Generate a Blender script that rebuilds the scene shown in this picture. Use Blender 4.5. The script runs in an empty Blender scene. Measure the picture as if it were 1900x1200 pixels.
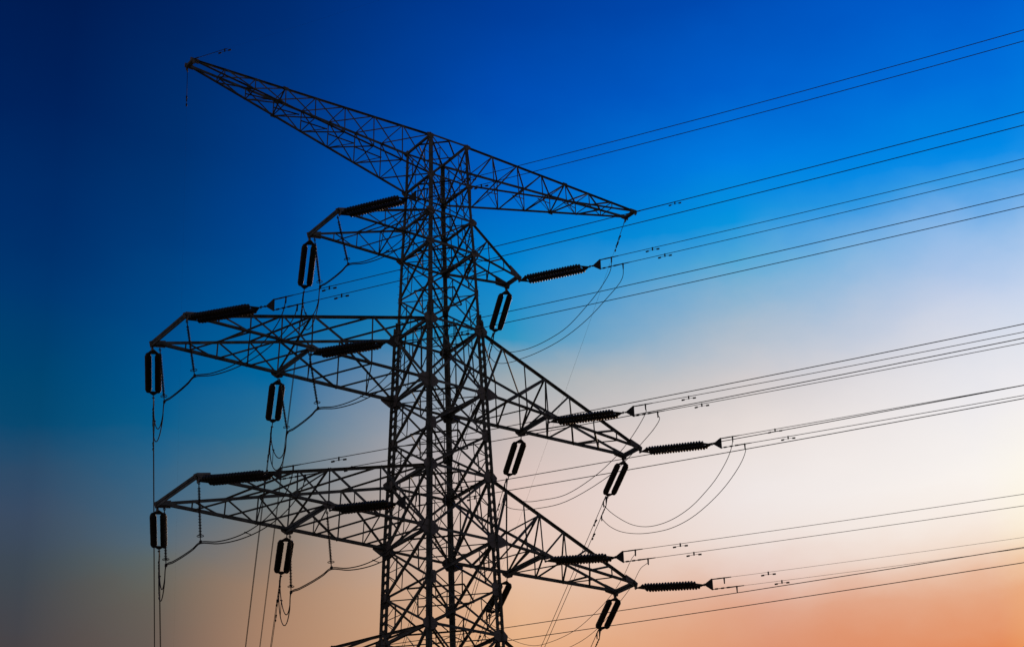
import bpy, bmesh, math, random
from mathutils import Vector, Matrix

random.seed(7)
sc = bpy.context.scene
COL = sc.collection
R = math.radians

# ------------------------------------------------------------------ camera
CAM_POS = Vector((-43.5407, -65.6264, 1.6))
YAW, PITCH, ROLL = 0.62788296, 0.46757601, -0.0283981
cam_data = bpy.data.cameras.new('camera')
cam_data.sensor_fit = 'HORIZONTAL'
cam_data.sensor_width = 36.0
cam_data.lens = 3630.859 / 1900.0 * 36.0
cam_data.clip_start = 0.1
cam_data.clip_end = 20000.0
cam = bpy.data.objects.new('camera', cam_data)
COL.objects.link(cam)
fwd = Vector((math.sin(YAW) * math.cos(PITCH), math.cos(YAW) * math.cos(PITCH), math.sin(PITCH)))
rgt = Vector((math.cos(YAW), -math.sin(YAW), 0.0))
upv = rgt.cross(fwd)
rgt2 = rgt * math.cos(ROLL) + upv * math.sin(ROLL)
up2 = upv * math.cos(ROLL) - rgt * math.sin(ROLL)
M = Matrix.Identity(4)
for i in range(3):
    M[i][0], M[i][1], M[i][2], M[i][3] = rgt2[i], up2[i], -fwd[i], CAM_POS[i]
cam.matrix_world = M
sc.camera = cam

# ------------------------------------------------------------------ exposure
sc.view_settings.view_transform = 'Standard'
sc.view_settings.look = 'None'
sc.view_settings.exposure = 0.0
sc.view_settings.gamma = 1.0

# ------------------------------------------------------------------ sky
SUN_AZ, SUN_EL = 60.0, 18.0          # azimuth clockwise from +Y


def lin(c):
    c = c / 255.0
    return c / 12.92 if c <= 0.04045 else ((c + 0.055) / 1.055) ** 2.4


def rgb(r, g, b):
    return (lin(r), lin(g), lin(b), 1.0)


# evening sky: for each angular distance from the sun's bearing, the colours by elevation (degrees)
SKY = [
    (3.0, [(0, (150, 70, 45)), (9, (215, 110, 62)), (15.5, (236, 158, 92)), (17.5, (240, 190, 130)), (18.8, (246, 220, 180)),
           (20.2, (254, 246, 218)), (23, (252, 247, 238)), (25, (238, 236, 240)), (27, (212, 220, 238)), (29, (150, 190, 236)),
           (30.2, (60, 158, 232)), (31.5, (0, 140, 232)), (34, (0, 112, 220)), (37, (0, 90, 202)), (50, (0, 55, 150)), (90, (0, 25, 80))]),
    (7.6, [(0, (150, 70, 45)), (9, (215, 110, 62)), (16.3, (244, 176, 106)), (18, (240, 178, 126)), (18.7, (246, 208, 162)),
           (19.5, (253, 238, 206)), (20.5, (255, 248, 226)), (22, (253, 248, 236)), (23.6, (242, 238, 240)), (25, (222, 226, 236)),
           (26.4, (198, 212, 236)), (28.3, (142, 187, 233)), (29.5, (60, 157, 230)), (30.3, (0, 139, 231)), (32.6, (0, 112, 219)),
           (35, (0, 90, 201)), (50, (0, 52, 145)), (90, (0, 25, 80))]),
    (9.8, [(0, (150, 68, 45)), (9, (210, 108, 62)), (16.4, (228, 137, 86)), (17.9, (230, 168, 132)), (18.6, (235, 193, 166)),
           (19.3, (244, 222, 204)), (20.2, (249, 238, 229)), (21.5, (250, 244, 239)), (23.4, (238, 235, 237)), (25, (219, 221, 231)),
           (26.4, (192, 206, 231)), (28.3, (140, 185, 232)), (29.5, (60, 156, 228)), (30.3, (0, 138, 230)), (32.6, (0, 112, 218)),
           (35, (0, 90, 200)), (50, (0, 52, 145)), (90, (0, 25, 80))]),
    (16.5, [(0, (140, 66, 48)), (9, (200, 106, 68)), (17, (221, 149, 115)), (18, (223, 165, 139)), (18.7, (226, 184, 166)),
            (19.4, (232, 206, 196)), (20.3, (239, 226, 220)), (21.6, (240, 232, 230)), (23.3, (232, 222, 218)), (24.9, (213, 206, 206)),
            (26.4, (172, 189, 206)), (28, (85, 170, 215)), (29.2, (5, 148, 222)), (31.1, (0, 125, 226)), (33.4, (0, 94, 202)),
            (35.8, (0, 74, 177)), (50, (0, 48, 135)), (90, (0, 22, 75))]),
    (24.0, [(0, (125, 66, 48)), (9, (190, 115, 75)), (17.4, (230, 176, 132)), (19, (229, 188, 158)), (20.5, (226, 197, 183)),
            (22.1, (222, 198, 190)), (23.6, (202, 188, 184)), (25.2, (155, 170, 177)), (26.4, (44, 150, 195)), (28.4, (0, 132, 208)),
            (30.7, (0, 100, 199)), (33.1, (0, 77, 180)), (36.1, (0, 61, 154)), (50, (0, 40, 115)), (90, (0, 20, 70))]),
    (31.5, [(0, (90, 58, 46)), (9, (140, 96, 72)), (17.4, (171, 132, 106)), (19, (164, 130, 106)), (20.5, (135, 124, 114)),
            (22.1, (100, 118, 125)), (23.6, (52, 115, 147)), (25.2, (0, 105, 160)), (27.5, (0, 86, 156)), (30, (0, 68, 146)),
            (33, (0, 55, 128)), (36.1, (0, 44, 113)), (50, (0, 30, 92)), (90, (0, 18, 60))]),
    (35.2, [(0, (60, 46, 42)), (9, (84, 66, 58)), (17.3, (102, 90, 83)), (18.8, (100, 98, 90)), (19.6, (92, 102, 102)),
            (20.4, (82, 103, 117)), (21.3, (70, 102, 125)), (22.8, (38, 98, 136)), (23.6, (6, 93, 140)), (25, (0, 85, 142)),
            (26.5, (0, 74, 136)), (29, (0, 60, 124)), (32, (0, 48, 110)), (35.8, (0, 36, 97)), (50, (0, 26, 76)), (90, (0, 16, 52))]),
    (39.0, [(0, (44, 38, 38)), (9, (58, 52, 54)), (17.2, (72, 66, 68)), (19.5, (62, 72, 82)), (21, (58, 75, 98)), (22.5, (35, 75, 108)),
            (23.6, (5, 72, 112)), (25, (0, 68, 112)), (27.2, (0, 55, 112)), (29.5, (0, 45, 105)), (32.5, (0, 34, 92)),
            (35.6, (0, 28, 82)), (50, (0, 20, 62)), (90, (0, 14, 45))]),
    (55.0, [(0, (44, 38, 38)), (9, (58, 52, 54)), (17.2, (70, 64, 66)), (19.5, (60, 70, 80)), (21, (56, 73, 95)), (22.5, (34, 72, 104)),
            (25, (0, 66, 110)), (29.5, (0, 44, 103)), (35.6, (0, 28, 82)), (50, (0, 20, 62)), (90, (0, 14, 45))]),
    # away from the sun: the dull pink belt above the horizon
    (110.0, [(0, (76, 66, 60)), (6, (112, 97, 88)), (14, (112, 102, 98)), (24, (88, 92, 100)), (36, (46, 62, 86)),
             (50, (16, 34, 66)), (90, (0, 14, 45))]),
]

world = bpy.data.worlds.new('World')
sc.world = world
world.use_nodes = True
nt = world.node_tree
nt.nodes.clear()


def node(tree, kind, **kw):
    n = tree.nodes.new(kind)
    for k, v in kw.items():
        setattr(n, k, v)
    return n


def mth(tree, op, a, b=None, c=None, clamp=False):
    n = tree.nodes.new('ShaderNodeMath')
    n.operation = op
    n.use_clamp = clamp
    for i, v in enumerate((a, b, c)):
        if v is None:
            continue
        if isinstance(v, (int, float)):
            n.inputs[i].default_value = v
        else:
            tree.links.new(v, n.inputs[i])
    return n.outputs[0]


tc = node(nt, 'ShaderNodeTexCoord')
sep = node(nt, 'ShaderNodeSeparateXYZ')
nt.links.new(tc.outputs['Generated'], sep.inputs[0])
dx, dy, dz = sep.outputs
el = mth(nt, 'MULTIPLY', mth(nt, 'ARCSINE', dz), 180.0 / math.pi)
# bearing relative to the sun: 0 towards the sun, 180 away from it
hx = mth(nt, 'ADD', mth(nt, 'MULTIPLY', dx, math.sin(R(SUN_AZ))), mth(nt, 'MULTIPLY', dy, math.cos(R(SUN_AZ))))
hy = mth(nt, 'SUBTRACT', mth(nt, 'MULTIPLY', dx, math.cos(R(SUN_AZ))), mth(nt, 'MULTIPLY', dy, math.sin(R(SUN_AZ))))
dist = mth(nt, 'MULTIPLY', mth(nt, 'ABSOLUTE', mth(nt, 'ARCTAN2', hy, hx)), 180.0 / math.pi)
# faint unevenness of thin high haze, so the bands are not ruler straight
nz = node(nt, 'ShaderNodeTexNoise', noise_dimensions='3D')
nz.inputs['Scale'].default_value = 13.0
nz.inputs['Detail'].default_value = 5.0
nz.inputs['Roughness'].default_value = 0.55
mpn = node(nt, 'ShaderNodeMapping')
mpn.inputs['Scale'].default_value = (1.0, 1.0, 1.8)
nt.links.new(tc.outputs['Generated'], mpn.inputs[0])
nt.links.new(mpn.outputs[0], nz.inputs['Vector'])
el = mth(nt, 'ADD', el, mth(nt, 'MULTIPLY', mth(nt, 'SUBTRACT', nz.outputs['Fac'], 0.5), 1.7))
fac_el = mth(nt, 'DIVIDE', el, 90.0, clamp=True)


def el_to_fac(e):
    return e / 90.0


def ramp(stops):
    n = node(nt, 'ShaderNodeValToRGB')
    cr = n.color_ramp
    cr.interpolation = 'LINEAR'
    cr.elements[0].position = el_to_fac(stops[0][0])
    cr.elements[0].color = rgb(*stops[0][1])
    cr.elements[1].position = el_to_fac(stops[-1][0])
    cr.elements[1].color = rgb(*stops[-1][1])
    for e, c in stops[1:-1]:
        k = cr.elements.new(el_to_fac(e))
        k.color = rgb(*c)
    nt.links.new(fac_el, n.inputs[0])
    return n.outputs['Color']


cur = ramp(SKY[0][1])
for (d0, _), (d1, st) in zip(SKY[:-1], SKY[1:]):
    mr = node(nt, 'ShaderNodeMapRange', interpolation_type='LINEAR', clamp=True)
    mr.inputs['From Min'].default_value = d0
    mr.inputs['From Max'].default_value = d1
    nt.links.new(dist, mr.inputs['Value'])
    mx = node(nt, 'ShaderNodeMix', data_type='RGBA')
    nt.links.new(mr.outputs['Result'], mx.inputs['Factor'])
    nt.links.new(cur, mx.inputs['A'])
    nt.links.new(ramp(st), mx.inputs['B'])
    cur = mx.outputs['Result']
bg = node(nt, 'ShaderNodeBackground')
bg.inputs['Strength'].default_value = 1.0
nt.links.new(cur, bg.inputs['Color'])
wo = node(nt, 'ShaderNodeOutputWorld')
nt.links.new(bg.outputs[0], wo.inputs['Surface'])

# ------------------------------------------------------------------ sun, low behind the wires on the right
sd = bpy.data.lights.new('sun', 'SUN')
sd.energy = 1.2
sd.angle = R(0.5)
sd.color = (1.0, 0.72, 0.48)
sun = bpy.data.objects.new('sun', sd)
sdir = Vector((math.sin(R(SUN_AZ)) * math.cos(R(SUN_EL)), math.cos(R(SUN_AZ)) * math.cos(R(SUN_EL)), math.sin(R(SUN_EL))))
sun.rotation_euler = sdir.to_track_quat('Z', 'Y').to_euler()
sun.location = sdir * 200
COL.objects.link(sun)

# ------------------------------------------------------------------ materials
def material(name, c1, c2, scale, rough, metallic=0.0, detail=4.0, bump=0.0, rough2=None):
    m = bpy.data.materials.new(name)
    m.use_nodes = True
    t = m.node_tree
    b = t.nodes['Principled BSDF']
    tcn = t.nodes.new('ShaderNodeTexCoord')
    n = t.nodes.new('ShaderNodeTexNoise')
    n.inputs['Scale'].default_value = scale
    n.inputs['Detail'].default_value = detail
    t.links.new(tcn.outputs['Object'], n.inputs['Vector'])
    r = t.nodes.new('ShaderNodeValToRGB')
    r.color_ramp.elements[0].position = 0.35
    r.color_ramp.elements[1].position = 0.68
    r.color_ramp.elements[0].color = (*c1, 1)
    r.color_ramp.elements[1].color = (*c2, 1)
    t.links.new(n.outputs['Fac'], r.inputs[0])
    t.links.new(r.outputs[0], b.inputs['Base Color'])
    b.inputs['Metallic'].default_value = metallic
    b.inputs['Roughness'].default_value = rough
    if rough2 is not None:
        mr = t.nodes.new('ShaderNodeMapRange')
        mr.inputs['To Min'].default_value = rough
        mr.inputs['To Max'].default_value = rough2
        t.links.new(n.outputs['Fac'], mr.inputs['Value'])
        t.links.new(mr.outputs[0], b.inputs['Roughness'])
    if bump:
        bp = t.nodes.new('ShaderNodeBump')
        bp.inputs['Strength'].default_value = bump
        t.links.new(n.outputs['Fac'], bp.inputs['Height'])
        t.links.new(bp.outputs[0], b.inputs['Normal'])
    return m


STEEL = material('weathered_galvanised_steel', (0.08, 0.09, 0.083), (0.24, 0.25, 0.235), 2.4, 0.6, 0.1, rough2=0.8)
PLATE = material('gusset_steel_lit', (0.20, 0.18, 0.17), (0.32, 0.29, 0.27), 3.0, 0.6, 0.1, rough2=0.8)  # paler and browner than STEEL: light the plates catch, put into the colour
CERAMIC = material('glazed_insulator', (0.03, 0.026, 0.018), (0.055, 0.05, 0.035), 6.0, 0.45, 0.0)
FITTING = material('forged_fitting', (0.04, 0.04, 0.04), (0.08, 0.08, 0.08), 9.0, 0.85, 0.0)
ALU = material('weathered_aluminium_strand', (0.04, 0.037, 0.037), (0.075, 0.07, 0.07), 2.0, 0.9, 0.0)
RUBBER = material('silicone_shed', (0.045, 0.04, 0.04), (0.07, 0.06, 0.06), 5.0, 0.7, 0.0)
GROUND = material('dry_field', (0.05, 0.04, 0.022), (0.10, 0.08, 0.045), 0.06, 0.95, 0.0, detail=8.0, bump=0.3)
CONCRETE = material('footing_concrete', (0.22, 0.21, 0.19), (0.32, 0.31, 0.29), 2.0, 0.9, 0.0)


# ------------------------------------------------------------------ mesh helpers
class MB:
    """collects bars, plates and tubes for ONE mesh"""
    def __init__(self):
        self.v, self.f, self.sm = [], [], []

    def add(self, vs, fs, smooth=False):
        o = len(self.v)
        self.v += [tuple(x) for x in vs]
        self.f += [tuple(i + o for i in f) for f in fs]
        self.sm += [smooth] * len(fs)

    def angle(self, p, q, w, t=None, out=(0, 0, 1), flip=False, off=0.0):
        """an L-section steel angle from p to q; one flange lies square to 'out'"""
        p, q = Vector(p), Vector(q)
        t = t or max(0.008, w * 0.13)
        ax = (q - p).normalized()
        o = Vector(out)
        b = (o - ax * o.dot(ax))
        if b.length < 1e-4:
            b = Vector((1, 0, 0)) - ax * ax.x
        b.normalize()
        a = ax.cross(b)
        if flip:
            a = -a
        off += random.uniform(-0.002, 0.002)
        sh = b * off - a * w * 0.5
        prof = [(0, 0), (w, 0), (w, -t), (t, -t), (t, -w), (0, -w)]
        vs = [p + sh + a * x + b * y for x, y in prof] + [q + sh + a * x + b * y for x, y in prof]
        fs = [(i, (i + 1) % 6, 6 + (i + 1) % 6, 6 + i) for i in range(6)]
        fs += [(5, 4, 3, 0), (0, 3, 2, 1), (6, 9, 10, 11), (7, 8, 9, 6)]
        self.add(vs, fs)

    def corner(self, p, q, w, t, sx, sy):
        """leg angle: vertex on the line p-q, flanges running along sx*X and sy*Y"""
        prof = [(0, 0), (w, 0), (w, t), (t, t), (t, w), (0, w)]
        vs = [Vector(e) + Vector((sx * x, sy * y, 0)) for e in (p, q) for x, y in prof]
        fs = [(i, (i + 1) % 6, 6 + (i + 1) % 6, 6 + i) for i in range(6)]
        fs += [(0, 3, 4, 5), (0, 1, 2, 3), (6, 11, 10, 9), (6, 9, 8, 7)]
        self.add(vs, fs)

    def box(self, c, h, ax=None):
        c = Vector(c)
        X, Y, Z = ax or (Vector((1, 0, 0)), Vector((0, 1, 0)), Vector((0, 0, 1)))
        vs = [c + X * (h[0] * i) + Y * (h[1] * j) + Z * (h[2] * k) for i in (-1, 1) for j in (-1, 1) for k in (-1, 1)]
        self.add(vs, [(0, 1, 3, 2), (4, 6, 7, 5), (0, 4, 5, 1), (2, 3, 7, 6), (0, 2, 6, 4), (1, 5, 7, 3)])

    def poly(self, pts, n, t):
        """flat plate of thickness t with outline pts"""
        n = Vector(n).normalized() * (t * 0.5)
        k = len(pts)
        vs = [Vector(p) + n for p in pts] + [Vector(p) - n for p in pts]
        self.add(vs, [tuple(range(k)), tuple(range(2 * k - 1, k - 1, -1))] +
                 [(i, i + k, (i + 1) % k + k, (i + 1) % k) for i in range(k)])

    def tube(self, pts, r, seg=6, r1=None):
        pts = [Vector(p) for p in pts]
        n = len(pts)
        vs = []
        prev = None
        for i, p in enumerate(pts):
            d = (pts[min(i + 1, n - 1)] - pts[max(i - 1, 0)]).normalized()
            ref = prev if prev is not None else (Vector((0, 0, 1)) if abs(d.z) < 0.9 else Vector((1, 0, 0)))
            a = (ref - d * ref.dot(d)).normalized()
            prev = a
            b = d.cross(a)
            rr = r if r1 is None else r + (r1 - r) * i / (n - 1)
            vs += [p + (a * math.cos(k * 2 * math.pi / seg) + b * math.sin(k * 2 * math.pi / seg)) * rr for k in range(seg)]
        fs = [(i * seg + k, i * seg + (k + 1) % seg, (i + 1) * seg + (k + 1) % seg, (i + 1) * seg + k)
              for i in range(n - 1) for k in range(seg)]
        fs += [tuple(range(seg - 1, -1, -1)), tuple((n - 1) * seg + k for k in range(seg))]
        self.add(vs, fs, True)

    def lathe(self, p, axis, prof, seg=14):
        """revolve (distance along axis, radius) about the line from p along axis"""
        ax = Vector(axis).normalized()
        ref = Vector((0, 0, 1)) if abs(ax.z) < 0.9 else Vector((1, 0, 0))
        a = (ref - ax * ref.dot(ax)).normalized()
        b = ax.cross(a)
        vs = [Vector(p) + ax * s + (a * math.cos(k * 2 * math.pi / seg) + b * math.sin(k * 2 * math.pi / seg)) * r
              for s, r in prof for k in range(seg)]
        n = len(prof)
        fs = [(i * seg + k, i * seg + (k + 1) % seg, (i + 1) * seg + (k + 1) % seg, (i + 1) * seg + k)
              for i in range(n - 1) for k in range(seg)]
        fs += [tuple(range(seg - 1, -1, -1)), tuple((n - 1) * seg + k for k in range(seg))]
        self.add(vs, fs, True)

    def torus(self, c, axis, R_, r, seg=18, s2=6):
        ax = Vector(axis).normalized()
        ref = Vector((0, 0, 1)) if abs(ax.z) < 0.9 else Vector((1, 0, 0))
        a = (ref - ax * ref.dot(ax)).normalized()
        b = ax.cross(a)
        vs = []
        for i in range(seg):
            t = i * 2 * math.pi / seg
            d = a * math.cos(t) + b * math.sin(t)
            vs += [Vector(c) + d * (R_ + r * math.cos(k * 2 * math.pi / s2)) + ax * (r * math.sin(k * 2 * math.pi / s2)) for k in range(s2)]
        fs = [(i * s2 + k, ((i + 1) % seg) * s2 + k, ((i + 1) % seg) * s2 + (k + 1) % s2, i * s2 + (k + 1) % s2)
              for i in range(seg) for k in range(s2)]
        self.add(vs, fs, True)

    def build(self, name, mat, parent=None):
        me = bpy.data.meshes.new(name)
        loc = Vector((0, 0, 0))
        root = parent
        while root is not None:
            loc += Vector(root.location)
            root = root.parent
        me.from_pydata([(x - loc.x, y - loc.y, z - loc.z) for x, y, z in self.v], [], self.f)
        for pl, s in zip(me.polygons, self.sm):
            pl.use_smooth = s
        me.materials.append(mat)
        me.update()
        bm = bmesh.new()
        bm.from_mesh(me)
        bmesh.ops.recalc_face_normals(bm, faces=bm.faces)
        bm.to_mesh(me)
        bm.free()
        o = bpy.data.objects.new(name, me)
        COL.objects.link(o)
        if parent is not None:
            o.parent = parent
        return o


def thing(name, label, cat, loc=(0, 0, 0), group=None):
    o = bpy.data.objects.new(name, None)
    o.location = loc
    o.empty_display_size = 0.3
    COL.objects.link(o)
    o['label'], o['category'] = label, cat
    if group:
        o['group'] = group
    return o


def tag(o, label, cat, group=None):
    o['label'], o['category'] = label, cat
    if group:
        o['group'] = group
    return o


def smooth_path(pts, n=6):
    """Catmull-Rom through pts"""
    P = [Vector(p) for p in pts]
    P = [P[0] * 2 - P[1]] + P + [P[-1] * 2 - P[-2]]
    out = []
    for i in range(1, len(P) - 2):
        p0, p1, p2, p3 = P[i - 1:i + 3]
        # centripetal parameters keep tight corners from looping
        t1 = max((p1 - p0).length, 1e-4) ** 0.5
        t2 = t1 + max((p2 - p1).length, 1e-4) ** 0.5
        t3 = t2 + max((p3 - p2).length, 1e-4) ** 0.5
        for k in range(n):
            t = t1 + (t2 - t1) * k / n
            a1 = p0 * ((t1 - t) / t1) + p1 * (t / t1)
            a2 = p1 * ((t2 - t) / (t2 - t1)) + p2 * ((t - t1) / (t2 - t1))
            a3 = p2 * ((t3 - t) / (t3 - t2)) + p3 * ((t - t2) / (t3 - t2))
            b1 = a1 * ((t2 - t) / t2) + a2 * (t / t2)
            b2 = a2 * ((t3 - t) / (t3 - t1)) + a3 * ((t - t1) / (t3 - t1))
            out.append(b1 * ((t2 - t) / (t2 - t1)) + b2 * ((t - t1) / (t2 - t1)))
    out.append(P[-2])
    return out


# ------------------------------------------------------------------ ground
gm = MB()
NG = 48
ring = [Vector((6000 * math.cos(i * 2 * math.pi / NG), 6000 * math.sin(i * 2 * math.pi / NG), 0)) for i in range(NG)]
gm.add([(0, 0, 0)] + ring, [(0, 1 + i, 1 + (i + 1) % NG) for i in range(NG)])
ground = gm.build('ground', GROUND)
ground['kind'] = 'structure'

# ------------------------------------------------------------------ the pylon
# body half widths by height (x along the crossarms, y across them)
BODY = [(50.584, 1.027, 1.026), (48.407, 1.071, 1.081), (46.469, 1.149, 1.162), (44.814, 1.223, 1.222), (42.77, 1.285, 1.288),
        (40.823, 1.352, 1.358), (37.752, 1.450, 1.424), (35.70, 1.503, 1.495), (33.737, 1.554, 1.563), (30.835, 1.660, 1.680),
        (28.65, 1.712, 1.728), (26.639, 1.766, 1.768), (22.9, 1.885, 1.885), (18.4, 2.35, 2.35), (12.6, 2.95, 2.95), (6.2, 3.62, 3.62), (0.35, 4.22, 4.22)]
ARM_NODES = {0, 1, 2, 3, 5, 6, 8, 9, 11, 12}


def half(z):
    for (z1, x1, y1), (z0, x0, y0) in zip(BODY[:-1], BODY[1:]):
        if z0 <= z <= z1:
            f = (z - z0) / (z1 - z0)
            return x0 + (x1 - x0) * f, y0 + (y1 - y0) * f
    return BODY[-1][1:]


def leg_pt(sx, sy, z):
    x, y = half(z)
    return Vector((sx * x, sy * y, z))


pylon = thing('lattice_pylon', 'tall dark steel lattice pylon with four tiers of crossarms against the evening sky', 'pylon')

SPLICE = 41.35
LEGS = {}
for sx in (-1, 1):
    for sy in (-1, 1):
        m = MB()
        zs = [b[0] for b in BODY]
        zu = [z for z in zs if z > SPLICE] + [SPLICE]
        for za, zb in zip(zu[:-1], zu[1:]):
            a, b = leg_pt(sx, sy, za), leg_pt(sx, sy, zb)
            m.corner(a + Vector((sx * .012, sy * .012, 0)), b + Vector((sx * .012, sy * .012, 0)), 0.145, 0.016, -sx, -sy)
        zl = [SPLICE] + [z for z in zs if z < SPLICE]
        g, w, t = 0.022, 0.155, 0.017
        for za, zb in zip(zl[:-1], zl[1:]):
            a, b = leg_pt(sx, sy, za), leg_pt(sx, sy, zb)
            for s in (-1, 1):
                o = Vector((s * sx * g, s * sy * g, 0))
                m.corner(a + o, b + o, w, t, s * sx, s * sy)
        # batten plates closing the slot between the two angles
        z = SPLICE - 0.1
        while z > 0.6:
            c = leg_pt(sx, sy, z)
            for ax in ((1, 0), (0, 1)):
                for s in (-1, 1):
                    pos = c + Vector((ax[0] * s * 0.09, ax[1] * s * 0.09, 0))
                    m.box(pos, (0.06 if ax[0] else g - .002, 0.06 if ax[1] else g - .002, 0.075))
            z -= 0.36
        # splice plates where the single angle meets the double one
        c = leg_pt(sx, sy, SPLICE)
        m.box(c + Vector((sx * .02, -sy * .05, -.12)), (0.012, 0.13, 0.42))
        m.box(c + Vector((-sx * .05, sy * .02, -.12)), (0.13, 0.012, 0.42))
        # step bolts up one flange
        z = 49.8
        while z > 3.0:
            c = leg_pt(sx, sy, z)
            if sx == 1:
                m.tube([c + Vector((0.02, 0, 0)), c + Vector((0.21 if z < SPLICE else 0.1, 0, 0))], 0.009, 5)
            else:
                m.tube([c + Vector((-0.02, 0, 0)), c + Vector((-0.21 if z < SPLICE else -0.1, 0, 0))], 0.009, 5)
            z -= 0.42
        LEGS[sx, sy] = m.build('leg', STEEL, pylon)
        f = MB()
        c = leg_pt(sx, sy, 0.35)
        f.lathe((c.x, c.y, -0.3), (0, 0, 1), [(0, .6), (.45, .6), (.6, .42), (.64, .40)], 20)
        f.build('footing', CONCRETE, pylon)

# gusset plates: children of the leg they are bolted to
for (sx, sy), lg in LEGS.items():
    for i, (z, bx, by) in enumerate(BODY[:-1]):
        big = i in (6, 9, 12)
        mid = i in (5, 8, 11)
        m = MB()
        c = leg_pt(sx, sy, z)
        so = 0.052 if z < SPLICE else 0.02
        yo = Vector((0, sy * so, 0))
        xo = Vector((sx * so, 0, 0))

        def P(dx, dzz):
            return c + yo + Vector((sx * dx, 0, dzz))
        if big:
            ol = [(.66, .06), (.66, -.07), (.24, -.30), (-.20, -.36), (-.44, -.11), (-.44, .04), (-.20, .28), (.18, .30)]
        elif mid:
            ol = [(.34, .05), (.30, -.18), (-.10, -.30), (-.36, -.14), (-.38, .05), (-.16, .26), (.12, .26)]
        elif i in (0, 1):
            ol = [(.19, .05), (.19, -.07), (.05, -.19), (-.05, -.19), (-.19, -.07), (-.19, .05), (-.07, .08), (.07, .08)]
        elif i in (2, 3):
            ol = [(.24, .06), (.24, -.08), (.04, -.19), (-.10, -.19), (-.19, -.07), (-.19, .07), (-.08, .17), (.06, .17)]
        else:
            q = .6 if z > SPLICE else 1.0
            ol = [(.04 * q, -.28 * q), (-.26 * q, -.28 * q), (-.31 * q, -.17 * q), (-.31 * q, .17 * q), (-.26 * q, .28 * q), (.04 * q, .28 * q)]
        m.poly([P(a, b) for a, b in ol], (0, 1, 0), 0.016)
        s = .85 if big else (0.62 if mid else (0.36 if z > SPLICE else .5))
        ol2 = [(.05, -.34), (-.30, -.34), (-.42, -.16), (-.42, .16), (-.30, .34), (.05, .34)]
        m.poly([c + xo + Vector((0, sy * a * s, b * s)) for a, b in ol2], (1, 0, 0), 0.016)
        # bolt heads
        for a, b in ((.0, .2), (.0, -.2), (-.26, .08), (-.26, -.1)):
            m.lathe(P(a * s, b * s) + Vector((0, sy * .006, 0)), (0, sy, 0), [(0, .022), (.022, .022), (.024, .012)], 6)
        m.build('gusset_plate', PLATE, lg)

# four faces of bracing: (two leg signs, outward normal)
FACES = [((-1, -1), (1, -1), (0, -1, 0)), ((-1, 1), (1, 1), (0, 1, 0)), ((-1, -1), (-1, 1), (-1, 0, 0)), ((1, -1), (1, 1), (1, 0, 0))]
for A, B, n in FACES:
    N = Vector(n)
    for i in range(len(BODY) - 1):
        zt, zb = BODY[i][0], BODY[i + 1][0]
        a1, b1, a0, b0 = leg_pt(*A, zt), leg_pt(*B, zt), leg_pt(*A, zb), leg_pt(*B, zb)
        w = 0.062 if zt > 47 else (0.078 if zt > SPLICE + .5 else 0.10)
        if i == 1:
            w = .05
        so = 0.03 if zt > SPLICE else 0.045
        m = MB()
        m.angle(a1, b0, w, out=N, off=so)
        m.angle(b1, a0, w, out=N, off=so - .014 - w * .12, flip=True)
        if i in (4, 6, 7, 9, 10) and n[1] != 0:      # double angles in the faces that carry the crossarms
            m.angle(b1 + Vector((0, 0, .02)), a0 + Vector((0, 0, .02)), w * .8, out=-N, off=-so + .05)
        if i in (1, 2, 5, 8):        # hanger from the crossing up to the horizontal
            m.angle((a1 + b1) * .5, (a1 + b0 + b1 + a0) * .25, .04, out=N, off=so - .03)
            m.angle(a1 + (b1 - a1) * .25, a1 + (b0 - a1) * .25, .035, out=N, off=so - .035)
            m.angle(b1 + (a1 - b1) * .25, b1 + (a0 - b1) * .25, .035, out=N, off=so - .035)
        br = m.build('cross_brace', STEEL, pylon)
        # secondary members of the same panel
        ws = 0.036 if zt > SPLICE else 0.042
        if zt - zb > 1.5:
            L_ = lambda p, q, t: p + (q - p) * t
            for (p1, p0, q1, q0) in ((a1, a0, b1, b0), (b1, b0, a1, a0)):
                s = MB()
                u_ = L_(p1, q0, .25)       # on the falling diagonal, near leg p
                l_ = L_(p0, q1, .25)       # on the rising diagonal, near leg p
                s.angle(u_, l_, ws, out=N, off=so - .04)
                if True:
                    mid_ = L_(p1, p0, .5)
                    s.angle(mid_, u_, ws * .85, out=N, off=so - .05)
                    s.angle(mid_, l_, ws * .85, out=N, off=so - .055)
                s.build('secondary_brace', STEEL, br)
    for i in (0, 1, 2, 3, 5, 6, 8, 9, 11, 12, 14):
        z = BODY[i][0]
        a, b = leg_pt(*A, z), leg_pt(*B, z)
        m = MB()
        w = 0.10 if i in (0, 1, 2) else 0.125
        m.angle(a, b, w, out=N, off=0.02 if z > SPLICE else .04)
        m.build('horizontal_strut', STEEL, pylon)

# plan bracing inside the body at the crossarm levels
for i in (0, 1, 2, 3, 4, 5, 6, 7, 8, 9, 10, 11, 12):
    z = BODY[i][0]
    c = [leg_pt(-1, -1, z), leg_pt(1, -1, z), leg_pt(1, 1, z), leg_pt(-1, 1, z)]
    m = MB()
    md = [(c[k] + c[(k + 1) % 4]) * .5 for k in range(4)]
    for k in range(4):
        m.angle(md[k], md[(k + 1) % 4], .06, out=(0, 0, 1), off=-.02)
    m.angle(c[0], c[2], .07, out=(0, 0, 1), off=-.05)
    if i not in (0, 1):
        m.angle(c[1], c[3], .05, out=(0, 0, 1), off=-.08)
    m.build('plan_brace', STEEL, pylon)


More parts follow.
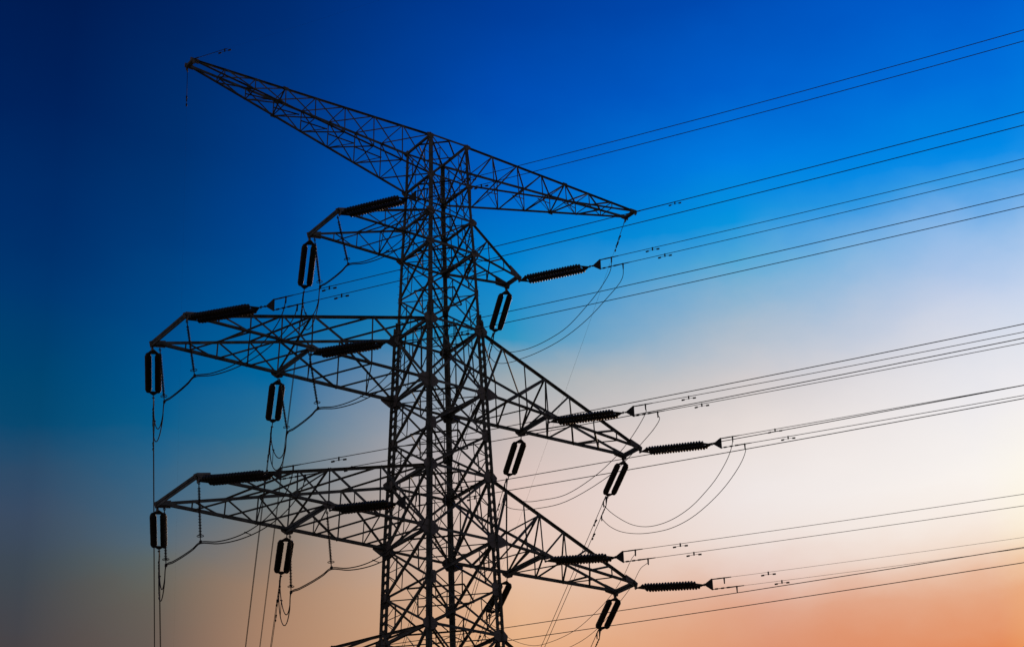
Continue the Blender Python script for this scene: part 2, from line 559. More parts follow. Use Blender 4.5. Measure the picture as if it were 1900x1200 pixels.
# ------------------------------------------------------------------ crossarms
def crossarm(sgn, iz_top, iz_bot, tip, inner, n_in, n_out, wt, wb, wl, label, beam=False):
    """tip=(x, half width, z); inner=x of the mid-arm suspension beam or None"""
    ztop, zbot = BODY[iz_top][0], BODY[iz_bot][0]
    xt, yt = half(ztop)
    xb, yb = half(zbot)
    tx, tw, tz = tip
    mid = (inner - xb) / (tx - xb) if inner else None

    def top(sy, t):
        return Vector((sgn * (xt + (tx - xt) * t), sy * (yt + (tw - yt) * t), ztop + (tz + .06 - ztop) * t))

    def bot(sy, t):
        return Vector((sgn * (xb + (tx - xb) * t), sy * (yb + (tw - yb) * t), zbot + (tz - zbot) * t))
    if inner:
        ts = [mid * k / n_in for k in range(n_in)] + [mid + (1 - mid) * k / n_out for k in range(n_out + 1)]
    else:
        ts = [k / n_out for k in range(n_out + 1)]
    n = len(ts)
    lac = MB()
    for sy in (-1, 1):
        N = Vector((0, sy, 0))
        for k in range(1, n - 1):
            if not (inner and k < n_in and k % 2 == 1):
                lac.angle(top(sy, ts[k]), bot(sy, ts[k]), wl * .8, out=N, off=.01)
        k = n - 2
        while k > 0:
            j = k - 1
            if inner and k <= n_in:
                j = max(k - 2, 0)
            heavy = 1.4 if (inner and k <= n_in) else 1.0
            lac.angle(top(sy, ts[k]), bot(sy, ts[j]), wl * heavy, out=N, off=.025)
            if inner and k <= n_in and k - j == 2:      # short strut under the long diagonal
                lac.angle((top(sy, ts[k]) + bot(sy, ts[j])) * .5, bot(sy, ts[k - 1]), wl * .6, out=N, off=-.01)
            k = j
    for k in range(1, n - 1):
        if beam:
            for f, s in ((top, 1), (bot, -1)):
                up_ = (0, 0, s)
                lac.angle(f(-1, ts[k]), f(1, ts[k]), wl * .8, out=up_, off=-.02)
                if s > 0:
                    lac.angle(f(-1, ts[k - 1]), f(1, ts[k]), wl * .9, out=up_, off=.01)
                else:
                    lac.angle(f(1, ts[k]), f(-1, ts[k - 1]), wl * .7, out=up_, off=.01)
                    if 1 < k < n - 2:        # short stay from the far post to the middle of the floor strut
                        q0 = bot(1, ts[k]) * .45 + top(1, ts[k]) * .55
                        q1 = (bot(1, ts[k - 1]) + bot(-1, ts[k - 1])) * .5 + Vector((0, 0, .45))
                        lac.angle(q0, q0 + (q1 - q0) * .75, .045, out=(0, 0, 1))
                        lac.angle(q0 + (q1 - q0) * .75, bot(1, ts[k]), .03, out=(0, 1, 0))
            continue
        # bottom face: diagonals, thin counter diagonals; top face: zigzag
        lac.angle(bot(-1, ts[k - 1]), bot(1, ts[k]), wl, out=(0, 0, -1), off=.01)
        if k % 2 == 0:
            lac.angle(bot(-1, ts[k]), bot(1, ts[k - 1]), wl * .5, out=(0, 0, -1), off=.03, flip=True)
        if k < n - 2:
            if inner is None or k > n_in:
                lac.angle(top(1, ts[k]), top(-1, ts[k - 1]), wl * .8, out=(0, 0, 1), off=.01)
            elif k % 2 == 0 or k == n_in:
                lac.angle(top(1, ts[k]), top(-1, ts[max(k - 2, 0)]), wl * .8, out=(0, 0, 1), off=.01)
    # cross frames between near and far side
    frames = [n_in] if inner else ([5 if sgn < 0 else 4] if beam else [1])
    for k in frames:
        lac.angle(top(-1, ts[k]), bot(1, ts[k]), wl * .8, out=(1, 0, 0))
        lac.angle(top(1, ts[k]), bot(-1, ts[k]), wl * .8, out=(1, 0, 0), off=.03)
        if not beam:
            lac.angle(top(-1, ts[k]), top(1, ts[k]), wl * .9, out=(0, 0, 1), off=-.04)
        else:
            for f in (top, bot):
                for sy in (-1, 1):
                    c = f(sy, ts[k])
                    lac.box(c, (.13, .012, .07))
    arm = lac.build('crossarm', STEEL, pylon)
    arm['label'] = label
    for sy in (-1, 1):
        m = MB()
        m.angle(top(sy, 0), top(sy, 1), wt[0 if sy < 0 else 1], out=(0, 0, 1), flip=(sgn * sy > 0))
        m.build('chord', STEEL, arm)
        m = MB()
        m.angle(bot(sy, 0), bot(sy, 1), wb[0 if sy < 0 else 1], out=(0, 0, -1), flip=(sgn * sy < 0))
        m.build('chord', STEEL, arm)
    # end beam between the two tips with plates the strings hang from
    m = MB()
    ext = .12
    a, b = bot(-1, 1), bot(1, 1)
    if not beam:
        dirv = (b - a).normalized()
        m.angle(a - dirv * ext, b + dirv * ext, .15, .018, out=(0, 0, 1))
        m.angle(a - dirv * ext + Vector((0, 0, -.03)), b + dirv * ext + Vector((0, 0, -.03)), .15, .018, out=(0, 0, -1), flip=True)
    else:
        m.box((a + b) * .5, (.09, tw + .06, .06))
    m.build('end_beam', STEEL, arm)
    if inner:
        m = MB()
        a, b = bot(-1, mid), bot(1, mid)
        dirv = (b - a).normalized()
        m.angle(a - dirv * ext, b + dirv * ext, .15, .018, out=(0, 0, 1))
        m.angle(a - dirv * ext + Vector((0, 0, -.03)), b + dirv * ext + Vector((0, 0, -.03)), .15, .018, out=(0, 0, -1), flip=True)
        m.build('suspension_beam', STEEL, arm)
    for sy in (-1, 1):
        m = MB()
        e = bot(sy, 1)
        t1 = bot(sy, 1 - (.55 / (tx - xb)))
        t2 = top(sy, 1 - (.55 / (tx - xb)))
        yo = Vector((0, sy * .035, 0))
        if beam:
            m.box(e + Vector((-sgn * .05, 0, .0)), (.20, .035, .10))
            m.box(e + Vector((sgn * .02, sy * .05, -.12)), (.05, .012, .10))
        else:
            m.poly([t1 + yo + Vector((0, 0, -.05)), e + yo + Vector((sgn * .12, 0, -.16)), e + yo + Vector((sgn * .18, 0, .06)),
                    e + yo + Vector((sgn * .02, 0, .16)), t2 + yo + Vector((0, 0, .08))], (0, 1, 0), .018)
            m.box(e + Vector((0, sy * .10, -.16)), (.012, .07, .12))
        m.build('tip_plate', PLATE, arm)
        if inner:
            m = MB()
            e = bot(sy, mid)
            m.poly([e + yo + Vector((-.34, 0, .08 - (.02 if sgn < 0 else 0))), e + yo + Vector((-.26, 0, -.10)), e + yo + Vector((0, 0, -.20)),
                    e + yo + Vector((.26, 0, -.10)), e + yo + Vector((.34, 0, .08)), e + yo + Vector((0, 0, .18))], (0, 1, 0), .018)
            m.build('gusset_plate', PLATE, arm)
    return arm


crossarm(-1, 0, 1, (12.864, .266, 50.71), None, 0, 8, (.082, .13), (.10, .075), .067, 'left half of the long top beam, ending in two dark tip plates', True)
crossarm(1, 0, 1, (11.605, .356, 50.71), None, 0, 7, (.082, .13), (.10, .075), .067, 'right half of the long top beam, tapering to the far tip', True)
crossarm(-1, 2, 3, (5.998, 1.228, 44.788), None, 0, 4, (.09, .11), (.12, .095), .06, 'short crossarm on the left, just below the top beam')
crossarm(1, 2, 3, (4.208, .447, 44.788), None, 0, 3, (.09, .11), (.12, .095), .06, 'short crossarm on the right, just below the top beam')
crossarm(-1, 5, 6, (13.113, 1.488, 37.594), 7.317, 4, 4, (.115, .135), (.145, .12), .084, 'upper wide crossarm on the left with a broad squared tip')
crossarm(1, 5, 6, (10.837, .556, 37.594), 5.194, 3, 4, (.115, .135), (.145, .12), .084, 'upper wide crossarm on the right narrowing to its tip')
crossarm(-1, 8, 9, (12.371, 1.674, 30.726), 6.497, 4, 4, (.115, .135), (.145, .12), .084, 'lower wide crossarm on the left with a broad squared tip')
crossarm(1, 8, 9, (10.005, .668, 30.726), 4.453, 3, 4, (.115, .135), (.145, .12), .084, 'lower wide crossarm on the right narrowing to its tip')
crossarm(-1, 11, 12, (12.0, 1.75, 22.65), 6.3, 4, 4, (.115, .135), (.145, .12), .084, 'lowest crossarm on the left, cut off by the bottom edge')
crossarm(1, 11, 12, (9.7, .75, 22.65), 4.3, 3, 4, (.115, .135), (.145, .12), .084, 'lowest crossarm on the right, below the bottom edge')

# ------------------------------------------------------------------ fitted positions of the line hardware
# phase key -> (string anchor, yoke centre, horizontal run, slope, sag curvature)
PH={
 '2Ln':((-5.998,-1.228,44.588),(-4.437,-4.988,44.177),(0.384,-0.924),-0.10246,0.000702),
 '3Ln':((-13.113,-1.488,37.395),(-11.457,-5.707,36.697),(0.365,-0.931),-0.10296,0.000454),
 '2Rn':((4.208,-0.447,44.588),(5.834,-4.542,44.084),(0.369,-0.929),-0.09535,0.000503),
 '3iLn':((-7.317,-1.384,37.395),(-5.742,-5.354,36.781),(0.369,-0.929),-0.10157,0.000468),
 '4Ln':((-12.371,-1.674,30.526),(-10.814,-5.476,29.865),(0.379,-0.925),-0.09498,0.000504),
 '3iRn':((5.194,-1.049,37.395),(6.840,-5.099,36.787),(0.377,-0.926),-0.09248,0.000565),
 '3Rn':((10.837,-0.556,37.395),(12.398,-4.503,36.750),(0.368,-0.930),-0.09230,0.000367),
 '4iLn':((-6.497,-1.715,30.526),(-5.127,-5.127,30.003),(0.373,-0.928),-0.09039,0.000391),
 '4iRn':((4.453,-1.410,30.526),(5.898,-4.980,29.895),(0.375,-0.927),-0.09455,0.000398),
 '4Rn':((10.005,-0.668,30.526),(11.437,-4.259,29.892),(0.370,-0.929),-0.09499,0.000600),
 '5Ln':((-12.000,-1.750,22.700),(-10.357,-5.542,22.532),(0.398,-0.918),-0.06741,0.000398),
 '2Lf':((-5.998,1.228,44.588),(-3.925,5.451,44.087),(0.441,0.898),-0.08076,0.000079),
 '3Lf':((-13.113,1.488,37.395),(-11.032,5.691,37.069),(0.444,0.896),-0.08391,0.000064),
 '3iLf':((-7.317,1.384,37.395),(-5.184,5.796,37.098),(0.435,0.900),-0.09497,-0.000159),
 '4Lf':((-12.371,1.674,30.526),(-10.269,5.850,30.288),(0.450,0.893),-0.08442,0.000103),
 '4iLf':((-6.497,1.715,30.526),(-4.455,5.895,30.272),(0.439,0.898),-0.08288,0.000114),
 '2Rf':((4.208,0.447,44.588),(6.214,4.531,44.296),(0.441,0.898),-0.07800,0.000130),
 '3iRf':((5.194,1.049,37.395),(7.377,5.336,37.134),(0.454,0.891),-0.09431,0.000109),
 '3Rf':((10.837,0.556,37.395),(12.873,4.642,37.132),(0.446,0.895),-0.07961,0.000117),
 '4iRf':((4.453,1.410,30.526),(6.411,5.637,30.304),(0.420,0.907),-0.07800,0.000130),
 '4Rf':((10.005,0.668,30.526),(12.074,4.652,30.245),(0.461,0.888),-0.07800,0.000130),
}
JP={
 ('2R',1):[(6.063,-5.118,44.255),(6.063,-5.118,44.115),(6.068,-4.996,43.638),(6.105,-4.107,43.077),(6.152,-2.972,42.681),(6.217,-1.413,42.329),(6.282,0.159,42.354),(6.349,1.761,42.583),(6.413,3.303,43.036),(6.460,4.444,43.577),(6.487,5.087,44.377),(6.487,5.087,44.477)],
 ('2R',-1):[(6.277,-5.657,43.741),(6.277,-5.657,43.601),(6.281,-5.555,43.059),(6.340,-4.136,42.548),(6.399,-2.696,42.220),(6.480,-0.749,42.090),(6.568,1.379,42.271),(6.630,2.880,42.542),(6.666,3.766,42.740),(6.704,4.675,43.061),(6.726,5.204,43.370),(6.743,5.608,43.872),(6.743,5.608,43.972)],
 ('3R',1):[(12.626,-5.080,36.923),(12.626,-5.080,36.783),(12.629,-5.010,36.536),(12.647,-4.659,36.055),(12.694,-3.741,35.393),(12.745,-2.746,34.971),(12.796,-1.745,34.676),(12.860,-0.479,34.548),(12.920,0.705,34.626),(12.977,1.809,34.873),(13.032,2.890,35.336),(13.083,3.896,35.998),(13.129,4.799,36.744),(13.149,5.196,37.212),(13.149,5.196,37.312)],
 ('3R',-1):[(12.839,-5.619,36.409),(12.839,-5.619,36.269),(12.837,-5.655,36.109),(12.854,-5.327,35.676),(12.908,-4.238,35.017),(12.972,-2.969,34.572),(13.051,-1.400,34.283),(13.129,0.149,34.297),(13.198,1.541,34.546),(13.268,2.929,34.940),(13.335,4.258,35.508),(13.381,5.172,36.124),(13.408,5.716,36.706),(13.408,5.716,36.806)],
 ('3iR',1):[(7.074,-5.673,36.960),(7.074,-5.673,36.820),(7.072,-5.707,36.632),(7.088,-5.397,36.340),(7.133,-4.496,35.810),(7.183,-3.516,35.429),(7.274,-1.719,35.049),(7.397,0.723,34.974),(7.494,2.640,35.379),(7.568,4.105,35.809),(7.625,5.218,36.446),(7.658,5.888,37.206),(7.658,5.888,37.306)],
 ('3iR',-1):[(7.292,-6.210,36.447),(7.292,-6.210,36.307),(7.286,-6.326,36.087),(7.304,-5.966,35.817),(7.357,-4.904,35.435),(7.416,-3.732,35.093),(7.480,-2.452,34.836),(7.656,1.082,34.804),(7.778,3.525,35.303),(7.853,5.036,35.770),(7.907,6.120,36.310),(7.922,6.405,36.691),(7.922,6.405,36.791)],
 ('4iR',1):[(6.131,-5.555,30.066),(6.131,-5.555,29.926),(6.144,-5.269,29.766),(6.177,-4.551,29.140),(6.223,-3.559,28.596),(6.289,-2.116,28.136),(6.346,-0.867,27.893),(6.426,0.859,27.894),(6.495,2.362,28.117),(6.580,4.198,28.934),(6.627,5.223,29.686),(6.672,6.200,30.386),(6.672,6.200,30.486)],
 ('4iR',-1):[(6.348,-6.093,29.552),(6.348,-6.093,29.412),(6.373,-5.544,29.294),(6.403,-4.855,28.746),(6.455,-3.674,28.183),(6.525,-2.094,27.581),(6.601,-0.377,27.390),(6.700,1.856,27.592),(6.777,3.588,28.042),(6.839,5.008,28.636),(6.879,5.905,29.322),(6.915,6.726,29.881),(6.915,6.726,29.981)],
 ('4R',1):[(11.666,-4.835,30.063),(11.679,-4.852,29.921),(11.694,-4.800,29.673),(11.724,-4.465,29.191),(11.783,-3.565,28.526),(11.846,-2.587,28.103),(11.909,-1.603,27.806),(11.986,-0.354,27.676),(12.058,0.812,27.752),(12.126,1.900,27.997),(12.194,2.964,28.458),(12.257,3.953,29.118),(12.315,4.838,29.862),(12.347,5.219,30.329),(12.360,5.202,30.427)],
 ('4R',-1):[(11.881,-5.374,29.549),(11.895,-5.393,29.407),(11.907,-5.447,29.245),(11.937,-5.138,28.810),(12.005,-4.068,28.149),(12.082,-2.818,27.702),(12.175,-1.267,27.411),(12.266,0.263,27.423),(12.349,1.636,27.670),(12.433,3.005,28.062),(12.513,4.315,28.629),(12.572,5.210,29.243),(12.613,5.735,29.824),(12.627,5.717,29.922)],
 ('2L',1):[(-4.199,-5.561,44.344),(-4.219,-5.490,43.827),(-4.277,-5.286,43.354),(-4.370,-4.960,42.938),(-4.494,-4.527,42.591),(-4.645,-3.998,42.326),(-4.819,-3.386,42.156),(-5.014,-2.704,42.093),(-5.225,-1.964,42.149),(-5.449,-1.179,42.339),(-5.454,-0.696,42.274),(-5.459,-0.230,42.244),(-5.464,0.230,42.240),(-5.469,0.696,42.253),(-5.474,1.179,42.274),(-5.352,1.501,41.828),(-5.143,2.056,41.680),(-4.875,2.766,41.780),(-4.576,3.557,42.078),(-4.276,4.352,42.526),(-4.003,5.077,43.073),(-3.785,5.654,43.670),(-3.651,6.008,44.267)],
 ('2L',-1):[(-3.976,-6.097,43.826),(-4.000,-6.017,43.416),(-4.069,-5.788,43.025),(-4.178,-5.423,42.670),(-4.324,-4.936,42.368),(-4.502,-4.343,42.138),(-4.707,-3.656,41.996),(-4.936,-2.890,41.960),(-5.185,-2.060,42.049),(-5.449,-1.179,42.279),(-5.454,-0.696,42.214),(-5.459,-0.230,42.184),(-5.464,0.230,42.180),(-5.469,0.696,42.193),(-5.474,1.179,42.214),(-5.335,1.536,41.672),(-5.097,2.150,41.421),(-4.791,2.937,41.420),(-4.450,3.813,41.630),(-4.108,4.695,42.009),(-3.796,5.497,42.517),(-3.548,6.136,43.115),(-3.396,6.528,43.760)],
 ('3L',1):[(-11.230,-6.284,36.864),(-11.252,-6.206,36.404),(-11.315,-5.979,35.978),(-11.416,-5.619,35.601),(-11.549,-5.139,35.284),(-11.713,-4.552,35.042),(-11.902,-3.874,34.889),(-12.112,-3.118,34.837),(-12.341,-2.298,34.900),(-12.583,-1.428,35.091),(-12.565,-0.843,35.039),(-12.547,-0.279,35.022),(-12.529,0.279,35.030),(-12.511,0.843,35.056),(-12.493,1.428,35.090),(-12.377,1.750,34.651),(-12.178,2.303,34.522),(-11.922,3.012,34.648),(-11.638,3.801,34.976),(-11.352,4.595,35.454),(-11.092,5.317,36.027),(-10.885,5.893,36.643),(-10.757,6.247,37.247)],
 ('3L',-1):[(-11.018,-6.824,36.344),(-11.043,-6.737,35.992),(-11.116,-6.485,35.649),(-11.233,-6.085,35.333),(-11.387,-5.551,35.062),(-11.576,-4.900,34.854),(-11.795,-4.146,34.729),(-12.039,-3.306,34.705),(-12.303,-2.395,34.799),(-12.583,-1.428,35.031),(-12.565,-0.843,34.979),(-12.547,-0.279,34.962),(-12.529,0.279,34.970),(-12.511,0.843,34.996),(-12.493,1.428,35.030),(-12.360,1.784,34.495),(-12.131,2.397,34.262),(-11.838,3.183,34.288),(-11.511,4.057,34.527),(-11.183,4.936,34.936),(-10.884,5.737,35.470),(-10.646,6.375,36.086),(-10.500,6.766,36.739)],
 ('3iL',1):[(-5.513,-5.930,36.948),(-5.535,-5.856,36.467),(-5.599,-5.641,36.024),(-5.701,-5.300,35.632),(-5.836,-4.845,35.305),(-6.001,-4.289,35.055),(-6.193,-3.647,34.895),(-6.406,-2.930,34.839),(-6.637,-2.153,34.900),(-6.882,-1.329,35.090),(-6.871,-0.784,35.020),(-6.861,-0.259,34.985),(-6.850,0.259,34.976),(-6.840,0.784,34.984),(-6.829,1.329,35.000),(-6.701,1.664,34.566),(-6.481,2.241,34.449),(-6.200,2.981,34.593),(-5.886,3.804,34.942),(-5.571,4.631,35.440),(-5.283,5.385,36.031),(-5.055,5.986,36.660),(-4.914,6.354,37.269)],
 ('3iL',-1):[(-5.299,-6.470,36.430),(-5.325,-6.386,36.056),(-5.398,-6.147,35.695),(-5.516,-5.765,35.365),(-5.672,-5.257,35.083),(-5.864,-4.636,34.867),(-6.085,-3.918,34.735),(-6.331,-3.118,34.707),(-6.599,-2.250,34.799),(-6.882,-1.329,35.030),(-6.871,-0.784,34.960),(-6.861,-0.259,34.925),(-6.850,0.259,34.916),(-6.840,0.784,34.924),(-6.829,1.329,34.940),(-6.684,1.699,34.409),(-6.435,2.336,34.188),(-6.117,3.152,34.230),(-5.762,4.061,34.489),(-5.405,4.975,34.918),(-5.080,5.807,35.469),(-4.821,6.469,36.097),(-4.662,6.876,36.754)],
 ('4L',1):[(-10.579,-6.050,30.036),(-10.603,-5.978,29.547),(-10.672,-5.771,29.097),(-10.781,-5.441,28.699),(-10.927,-5.002,28.367),(-11.105,-4.466,28.113),(-11.312,-3.845,27.951),(-11.542,-3.153,27.893),(-11.791,-2.403,27.953),(-12.056,-1.607,28.143),(-12.028,-0.949,28.108),(-12.002,-0.314,28.107),(-11.975,0.314,28.132),(-11.949,0.949,28.174),(-11.921,1.607,28.225),(-11.792,1.927,27.790),(-11.571,2.478,27.670),(-11.287,3.184,27.809),(-10.970,3.970,28.153),(-10.652,4.760,28.646),(-10.363,5.479,29.233),(-10.132,6.052,29.858),(-9.990,6.404,30.466)],
 ('4L',-1):[(-10.359,-6.587,29.522),(-10.386,-6.506,29.139),(-10.466,-6.274,28.770),(-10.591,-5.905,28.433),(-10.759,-5.412,28.145),(-10.964,-4.811,27.926),(-11.201,-4.116,27.792),(-11.465,-3.340,27.761),(-11.752,-2.499,27.852),(-12.056,-1.607,28.083),(-12.028,-0.949,28.048),(-12.002,-0.314,28.047),(-11.975,0.314,28.072),(-11.949,0.949,28.114),(-11.921,1.607,28.165),(-11.775,1.962,27.634),(-11.523,2.572,27.410),(-11.201,3.354,27.449),(-10.842,4.225,27.704),(-10.481,5.100,28.128),(-10.152,5.897,28.676),(-9.890,6.532,29.301),(-9.730,6.922,29.957)],
 ('4iL',1):[(-4.896,-5.702,30.177),(-4.919,-5.636,29.657),(-4.984,-5.447,29.182),(-5.088,-5.146,28.764),(-5.227,-4.745,28.415),(-5.396,-4.256,28.149),(-5.591,-3.689,27.978),(-5.809,-3.058,27.914),(-6.046,-2.373,27.971),(-6.297,-1.646,28.160),(-6.291,-0.972,28.102),(-6.285,-0.321,28.079),(-6.279,0.321,28.081),(-6.273,0.972,28.101),(-6.267,1.646,28.130),(-6.128,1.967,27.698),(-5.888,2.519,27.587),(-5.582,3.226,27.739),(-5.240,4.013,28.097),(-4.897,4.805,28.605),(-4.584,5.525,29.204),(-4.335,6.100,29.839),(-4.182,6.452,30.450)],
 ('4iL',-1):[(-4.680,-6.240,29.665),(-4.706,-6.166,29.251),(-4.782,-5.952,28.857),(-4.902,-5.611,28.498),(-5.062,-5.156,28.194),(-5.257,-4.602,27.962),(-5.482,-3.960,27.819),(-5.734,-3.245,27.782),(-6.007,-2.469,27.870),(-6.297,-1.646,28.100),(-6.291,-0.972,28.042),(-6.285,-0.321,28.019),(-6.279,0.321,28.021),(-6.273,0.972,28.041),(-6.267,1.646,28.070),(-6.111,2.002,27.541),(-5.842,2.614,27.327),(-5.498,3.397,27.379),(-5.115,4.270,27.648),(-4.730,5.147,28.088),(-4.379,5.946,28.648),(-4.099,6.583,29.283),(-3.928,6.973,29.942)],
}
PI={
 ('2L',0):((-6.000,-1.179,44.457),(-5.449,-1.179,42.339)),
 ('2L',1):((-5.800,1.179,44.523),(-5.474,1.179,42.274)),
 ('3L',0):((-13.038,-1.428,37.343),(-12.583,-1.428,35.091)),
 ('3L',1):((-12.823,1.428,37.329),(-12.493,1.428,35.090)),
 ('3iL',0):((-7.348,-1.329,37.418),(-6.882,-1.329,35.090)),
 ('3iL',1):((-7.265,1.329,37.279),(-6.829,1.329,35.000)),
 ('4L',0):((-12.246,-1.607,30.495),(-12.056,-1.607,28.143)),
 ('4L',1):((-12.130,1.607,30.523),(-11.921,1.607,28.225)),
 ('4iL',0):((-6.539,-1.646,30.420),(-6.297,-1.646,28.160)),
 ('4iL',1):((-6.387,1.646,30.496),(-6.267,1.646,28.130)),
}

SEP = 0.46
SU, SL = 0.62, 1.20
ARM = {'2': 'short arm under the top beam', '3': 'upper wide arm', '4': 'lower wide arm', '5': 'lowest arm at the bottom edge'}


def where(key):
    return {'2L': 'short left arm', '2R': 'short right arm',
            '3L': 'upper wide left arm tip', '3R': 'upper wide right arm tip',
            '3iL': 'upper wide left arm middle', '3iR': 'upper wide right arm middle',
            '4L': 'lower wide left arm tip', '4R': 'lower wide right arm tip',
            '4iL': 'lower wide left arm middle', '4iR': 'lower wide right arm middle',
            '5L': 'lowest left arm tip'}[key]


def insulator_string(key):
    a, e, h, m_, k_ = PH[key]
    near = key.endswith('n')
    ph = key[:-1]
    a, e = Vector(a), Vector(e)
    ax = (e - a).normalized()
    S = (e - a).length
    hv = Vector((h[0], h[1], 0))
    pv = hv.cross(Vector((0, 0, 1)))
    if near:
        lab = 'level twin disc string pulling right from the ' + where(ph)
    else:
        lab = 'gapped twin disc string pointing down from the ' + where(ph)
    root = thing('insulator_string', lab, 'insulator', a, 'disc insulator strings on the crossarm ends')
    n = max(18, min(21, round((S - 1.15) / .146))) if near else 22
    pitch = .146
    d0 = .46 if near else .52
    d1 = d0 + n * pitch
    # link and triangular yoke plate at the arm end
    m = MB()
    up = Vector((0, 0, .2))
    m.tube([a + up, a + up * .3, a + ax * .08], .022, 6)
    m.tube([a, a + ax * .30], .024, 6)
    for s in (.06, .18):
        m.torus(a + ax * s, pv if s < .1 else Vector((0, 0, 1)), .045, .014, 12, 5)
    m.build('shackle', FITTING, root)
    for (s0, s1) in ((.12, d0 - .01), (d1 + .32, d1 + .0)):
        m = MB()
        apex, base = a + ax * s0, a + ax * s1
        m.poly([apex + pv * .04, base + pv * .27, base - pv * .27, apex - pv * .04], ax.cross(pv), .022)
        m.build('yoke_plate', FITTING, root)
    # two rows of discs
    for s in (-1, 1):
        m = MB()
        o = a + ax * d0 + pv * (.205 * s)
        m.tube([o - ax * .06, o + ax * (n * pitch + .08)], .02, 6)
        for k in range(n):
            jr = (.142 if 0 < k < n - 1 else .115) + random.uniform(-.003, .003)
            m.lathe(o + ax * (k * pitch), ax, [(.0, .06), (.03, .072), (.045, .095), (.075, jr), (.092, jr + .003), (.098, jr - .012),
                                               (.090, .07), (.108, .06), (.138, .05)], 14)
        m.build('disc_row', CERAMIC, root)
    # link to the vertical plate that spreads the two conductors
    m = MB()
    p0 = a + ax * (d1 + .28)
    p1 = e - ax * .30
    m.tube([p0, p1], .022, 6)
    for t in (.3, .75):
        m.torus(p0 + (p1 - p0) * t, (pv if t < .5 else Vector((0, 0, 1))), .048, .016, 12, 5)
    m.build('link', FITTING, root)
    m = MB()
    ap = e - ax * .34
    z = Vector((0, 0, 1))
    m.poly([ap + z * .04, e + z * (SEP / 2 + .035), e + ax * .05 + z * (SEP / 2 + .035), e + ax * .05 - z * (SEP / 2 + .035),
            e - z * (SEP / 2 + .035), ap - z * .04], pv, .024)
    m.build('conductor_yoke', FITTING, root)
    return root


for key in PH:
    insulator_string(key)


def wire_pt(key, s, u):
    a, e, h, m_, k_ = PH[key]
    return Vector((e[0] + h[0] * s, e[1] + h[1] * s, e[2] + m_ * s + k_ * s * s + u * SEP / 2))


def damper(parent, fn, s, r=.016):
    m = MB()
    c = fn(s)
    d = (fn(s + .2) - fn(s - .2)).normalized()
    dn = Vector((0, 0, -1))
    m.box(c + dn * .05, (.022, .022, .075))
    m.tube([c + dn * .11 - d * .30, c + dn * .10 - d * .12, c + dn * .10, c + dn * .10 + d * .12, c + dn * .11 + d * .30], .009, 5)
    for s_ in (-1, 1):
        m.tube([c + dn * .115 + d * (s_ * .21), c + dn * .12 + d * (s_ * .34)], .036, 8)
    m.build('vibration_damper', FITTING, parent)


def conductor(key, u):
    near = key.endswith('n')
    ph = key[:-1]
    root_pt = wire_pt(key, 0, u)
    lv = 'upper' if u > 0 else 'lower'
    if near:
        lab = lv + ' wire of pair running right from the ' + where(ph)
    else:
        lab = lv + ' wire of pair leaving behind from the ' + where(ph)
    root = thing('conductor', lab, 'power line', root_pt, 'twin conductors running right' if near else 'twin conductors running away behind')
    ss = [SU * .5, 1, 2, 4, 7, 10, 14, 18, 23, 28, 34, 40, 50, 60, 75, 90, 110, 130, 155, 180, 210, 240, 270, 300]
    fn = lambda s: wire_pt(key, s, u)
    m = MB()
    m.tube([fn(s) for s in ss], {'4Rn': .007, '4iRn': .011, '5Ln': .0125}.get(key, .0155), 6)
    m.build('wire', ALU, root)
    st = SU if u > 0 else SL
    m = MB()
    if u > 0:
        m.tube([fn(.03), fn(.30)], .026, 8)
        m.tube([fn(.28), fn(st + .35)], .031, 8, .02)
    else:
        m.tube([fn(.03), fn(st - .35)], .018, 8)
        for q in (.15, .45, .72):
            m.tube([fn(q), fn(q + .13)], .036, 8)
        m.tube([fn(st - .40), fn(st + .35)], .031, 8, .02)
    m.build('dead_end_clamp', FITTING, root)
    m = MB()
    c = fn(st)
    m.tube([c + Vector((0, 0, .02)), c - Vector((0, 0, .27))], .038, 8, .024)
    m.build('jumper_terminal', FITTING, root)
    damper(root, fn, 2.75 if u > 0 else 3.35)
    return root


for key in PH:
    for u in (1, -1):
        conductor(key, u)

# jumper cables that carry the current round the arm from the right-hand wires to the rear ones
for (ph, u), pts in JP.items():
    if ph == '4R':          # nothing of this loop shows in the photograph
        continue
    lv = 'upper' if u > 0 else 'lower'
    if 'L' in ph:
        lab = lv + ' jumper cable draped over post insulators at the ' + where(ph)
    else:
        lab = lv + ' jumper cable in a free loop below the ' + where(ph)
    m = MB()
    m.tube(smooth_path(pts, 5), {'4iR': .011}.get(ph, .022 if 'L' in ph else .0155), 6)
    root = thing('jumper_cable', lab, 'cable', pts[0], 'jumper cables looping under the crossarms')
    m.build('cable', ALU, root)
    if u > 0 and 'L' in ph:
        o2 = JP[ph, -1]
        for k in (6, 9 + 7 + 4):
            k = min(k, len(pts) - 3)
            q, w_ = Vector(pts[k]), Vector(o2[k])
            if (q - w_).length < .8:
                s = MB()
                s.tube([q, w_], .016, 6)
                s.tube([q - Vector((.05, 0, 0)), q + Vector((.05, 0, 0))], .03, 6)
                s.build('spacer', FITTING, root)

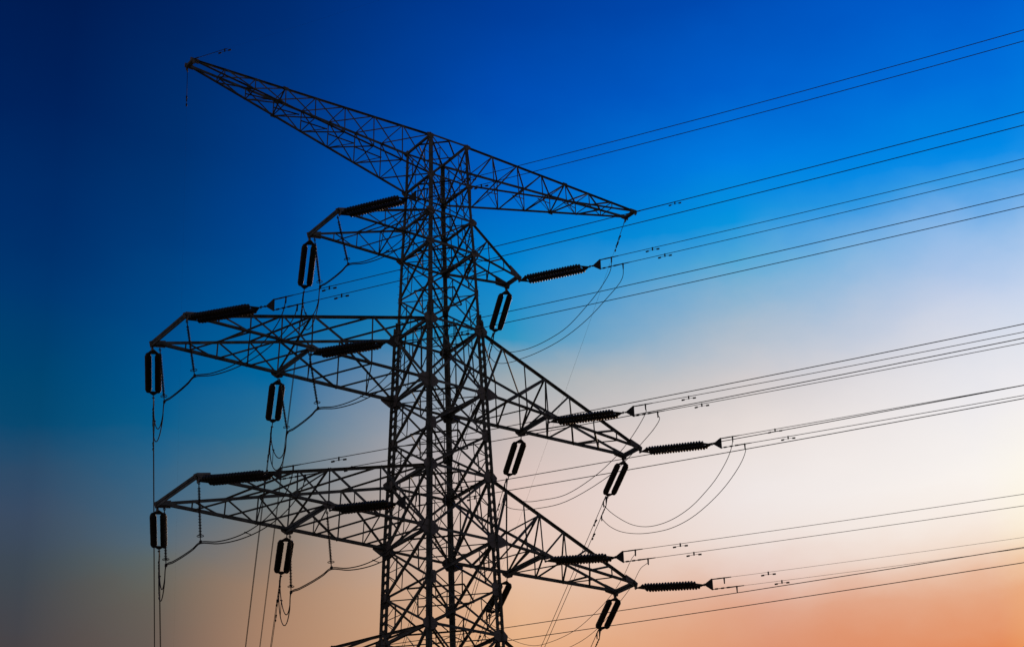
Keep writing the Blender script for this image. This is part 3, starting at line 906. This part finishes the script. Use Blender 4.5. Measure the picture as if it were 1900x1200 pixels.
# slim post insulators that hold the jumpers off the left arms
for (ph, i), (t, b) in PI.items():
    t, b = Vector(t), Vector(b)
    lab = 'slim ribbed jumper insulator under the %s corner of the %s' % ('near' if i == 0 else 'far', where(ph))
    root = thing('post_insulator', lab, 'insulator', t, 'slim post insulators under the left arms')
    ax = (b - t).normalized()
    L = (b - t).length
    m = MB()
    m.tube([t - ax * .12, t + ax * .16], .022, 6)
    m.torus(t - ax * .02, (0, 1, 0), .05, .014, 12, 5)
    m.tube([b - ax * .22, b], .022, 6)
    m.build('end_fitting', FITTING, root)
    m = MB()
    m.tube([t + ax * .1, b - ax * .2], .026, 8)
    k = .18
    j = 0
    while k < L - .26:
        m.lathe(t + ax * k, ax, [(0, .03), (.012, .066 if j % 2 == 0 else .052), (.018, .066 if j % 2 == 0 else .052), (.03, .03)], 12)
        k += .062
        j += 1
    m.build('ribbed_rod', RUBBER, root)
    m = MB()
    m.torus(b - ax * .24, ax, .13, .014, 22, 6)
    m.tube([b - ax * .24 - Vector((.13, 0, 0)), b - ax * .24 + Vector((.13, 0, 0))], .009, 5)
    m.build('grading_ring', FITTING, root)
    m = MB()
    m.box(b, (.035, .05, .06))
    m.build('jumper_clamp', FITTING, root)

# ------------------------------------------------------------------ earth wires on the top beam
EW = [('thin earth wire running right from the far right tip of the top beam', (11.69, -.40, 50.70), (.373, -.928), -.082, .00035, .007, 2.2, (2.2,)),
      ('thin earth wire leaving behind from the far right tip of the top beam', (11.62, .42, 50.58), (.4415, .897), -.105, .0004, .0045, 2.1, (1.5, 2.2)),
      ('thin earth wire with a short rod, right of the left tip of the top beam', (-12.86, -.30, 50.76), (.373, -.928), -.110, .0004, .0012, 1.9, (1.75,)),
      ('thin earth wire dropping behind the left tip of the top beam', (-12.86, .32, 50.62), (.4415, .897), -.105, .0004, .0012, 2.2, (2.1,))]
for lab, p, h, m0, k, r, rod, damps in EW:
    root = thing('earth_wire', lab, 'power line', p, 'earth wires on the top beam')
    fn = lambda s: Vector((p[0] + h[0] * s, p[1] + h[1] * s, p[2] + m0 * s + k * s * s))
    m = MB()
    m.tube([fn(s) for s in (.3, 1, 2, 4, 7, 10, 14, 18, 23, 28, 34, 40, 50, 60, 75, 90, 110, 130, 155, 180, 210, 240, 270, 300)], r, 6)
    m.build('wire', ALU, root)
    m = MB()
    m.tube([fn(0), fn(.25)], .026, 8)
    m.tube([fn(.2), fn(rod)], .014, 6)
    m.build('dead_end_clamp', FITTING, root)
    for s in damps:
        damper(root, fn, s)
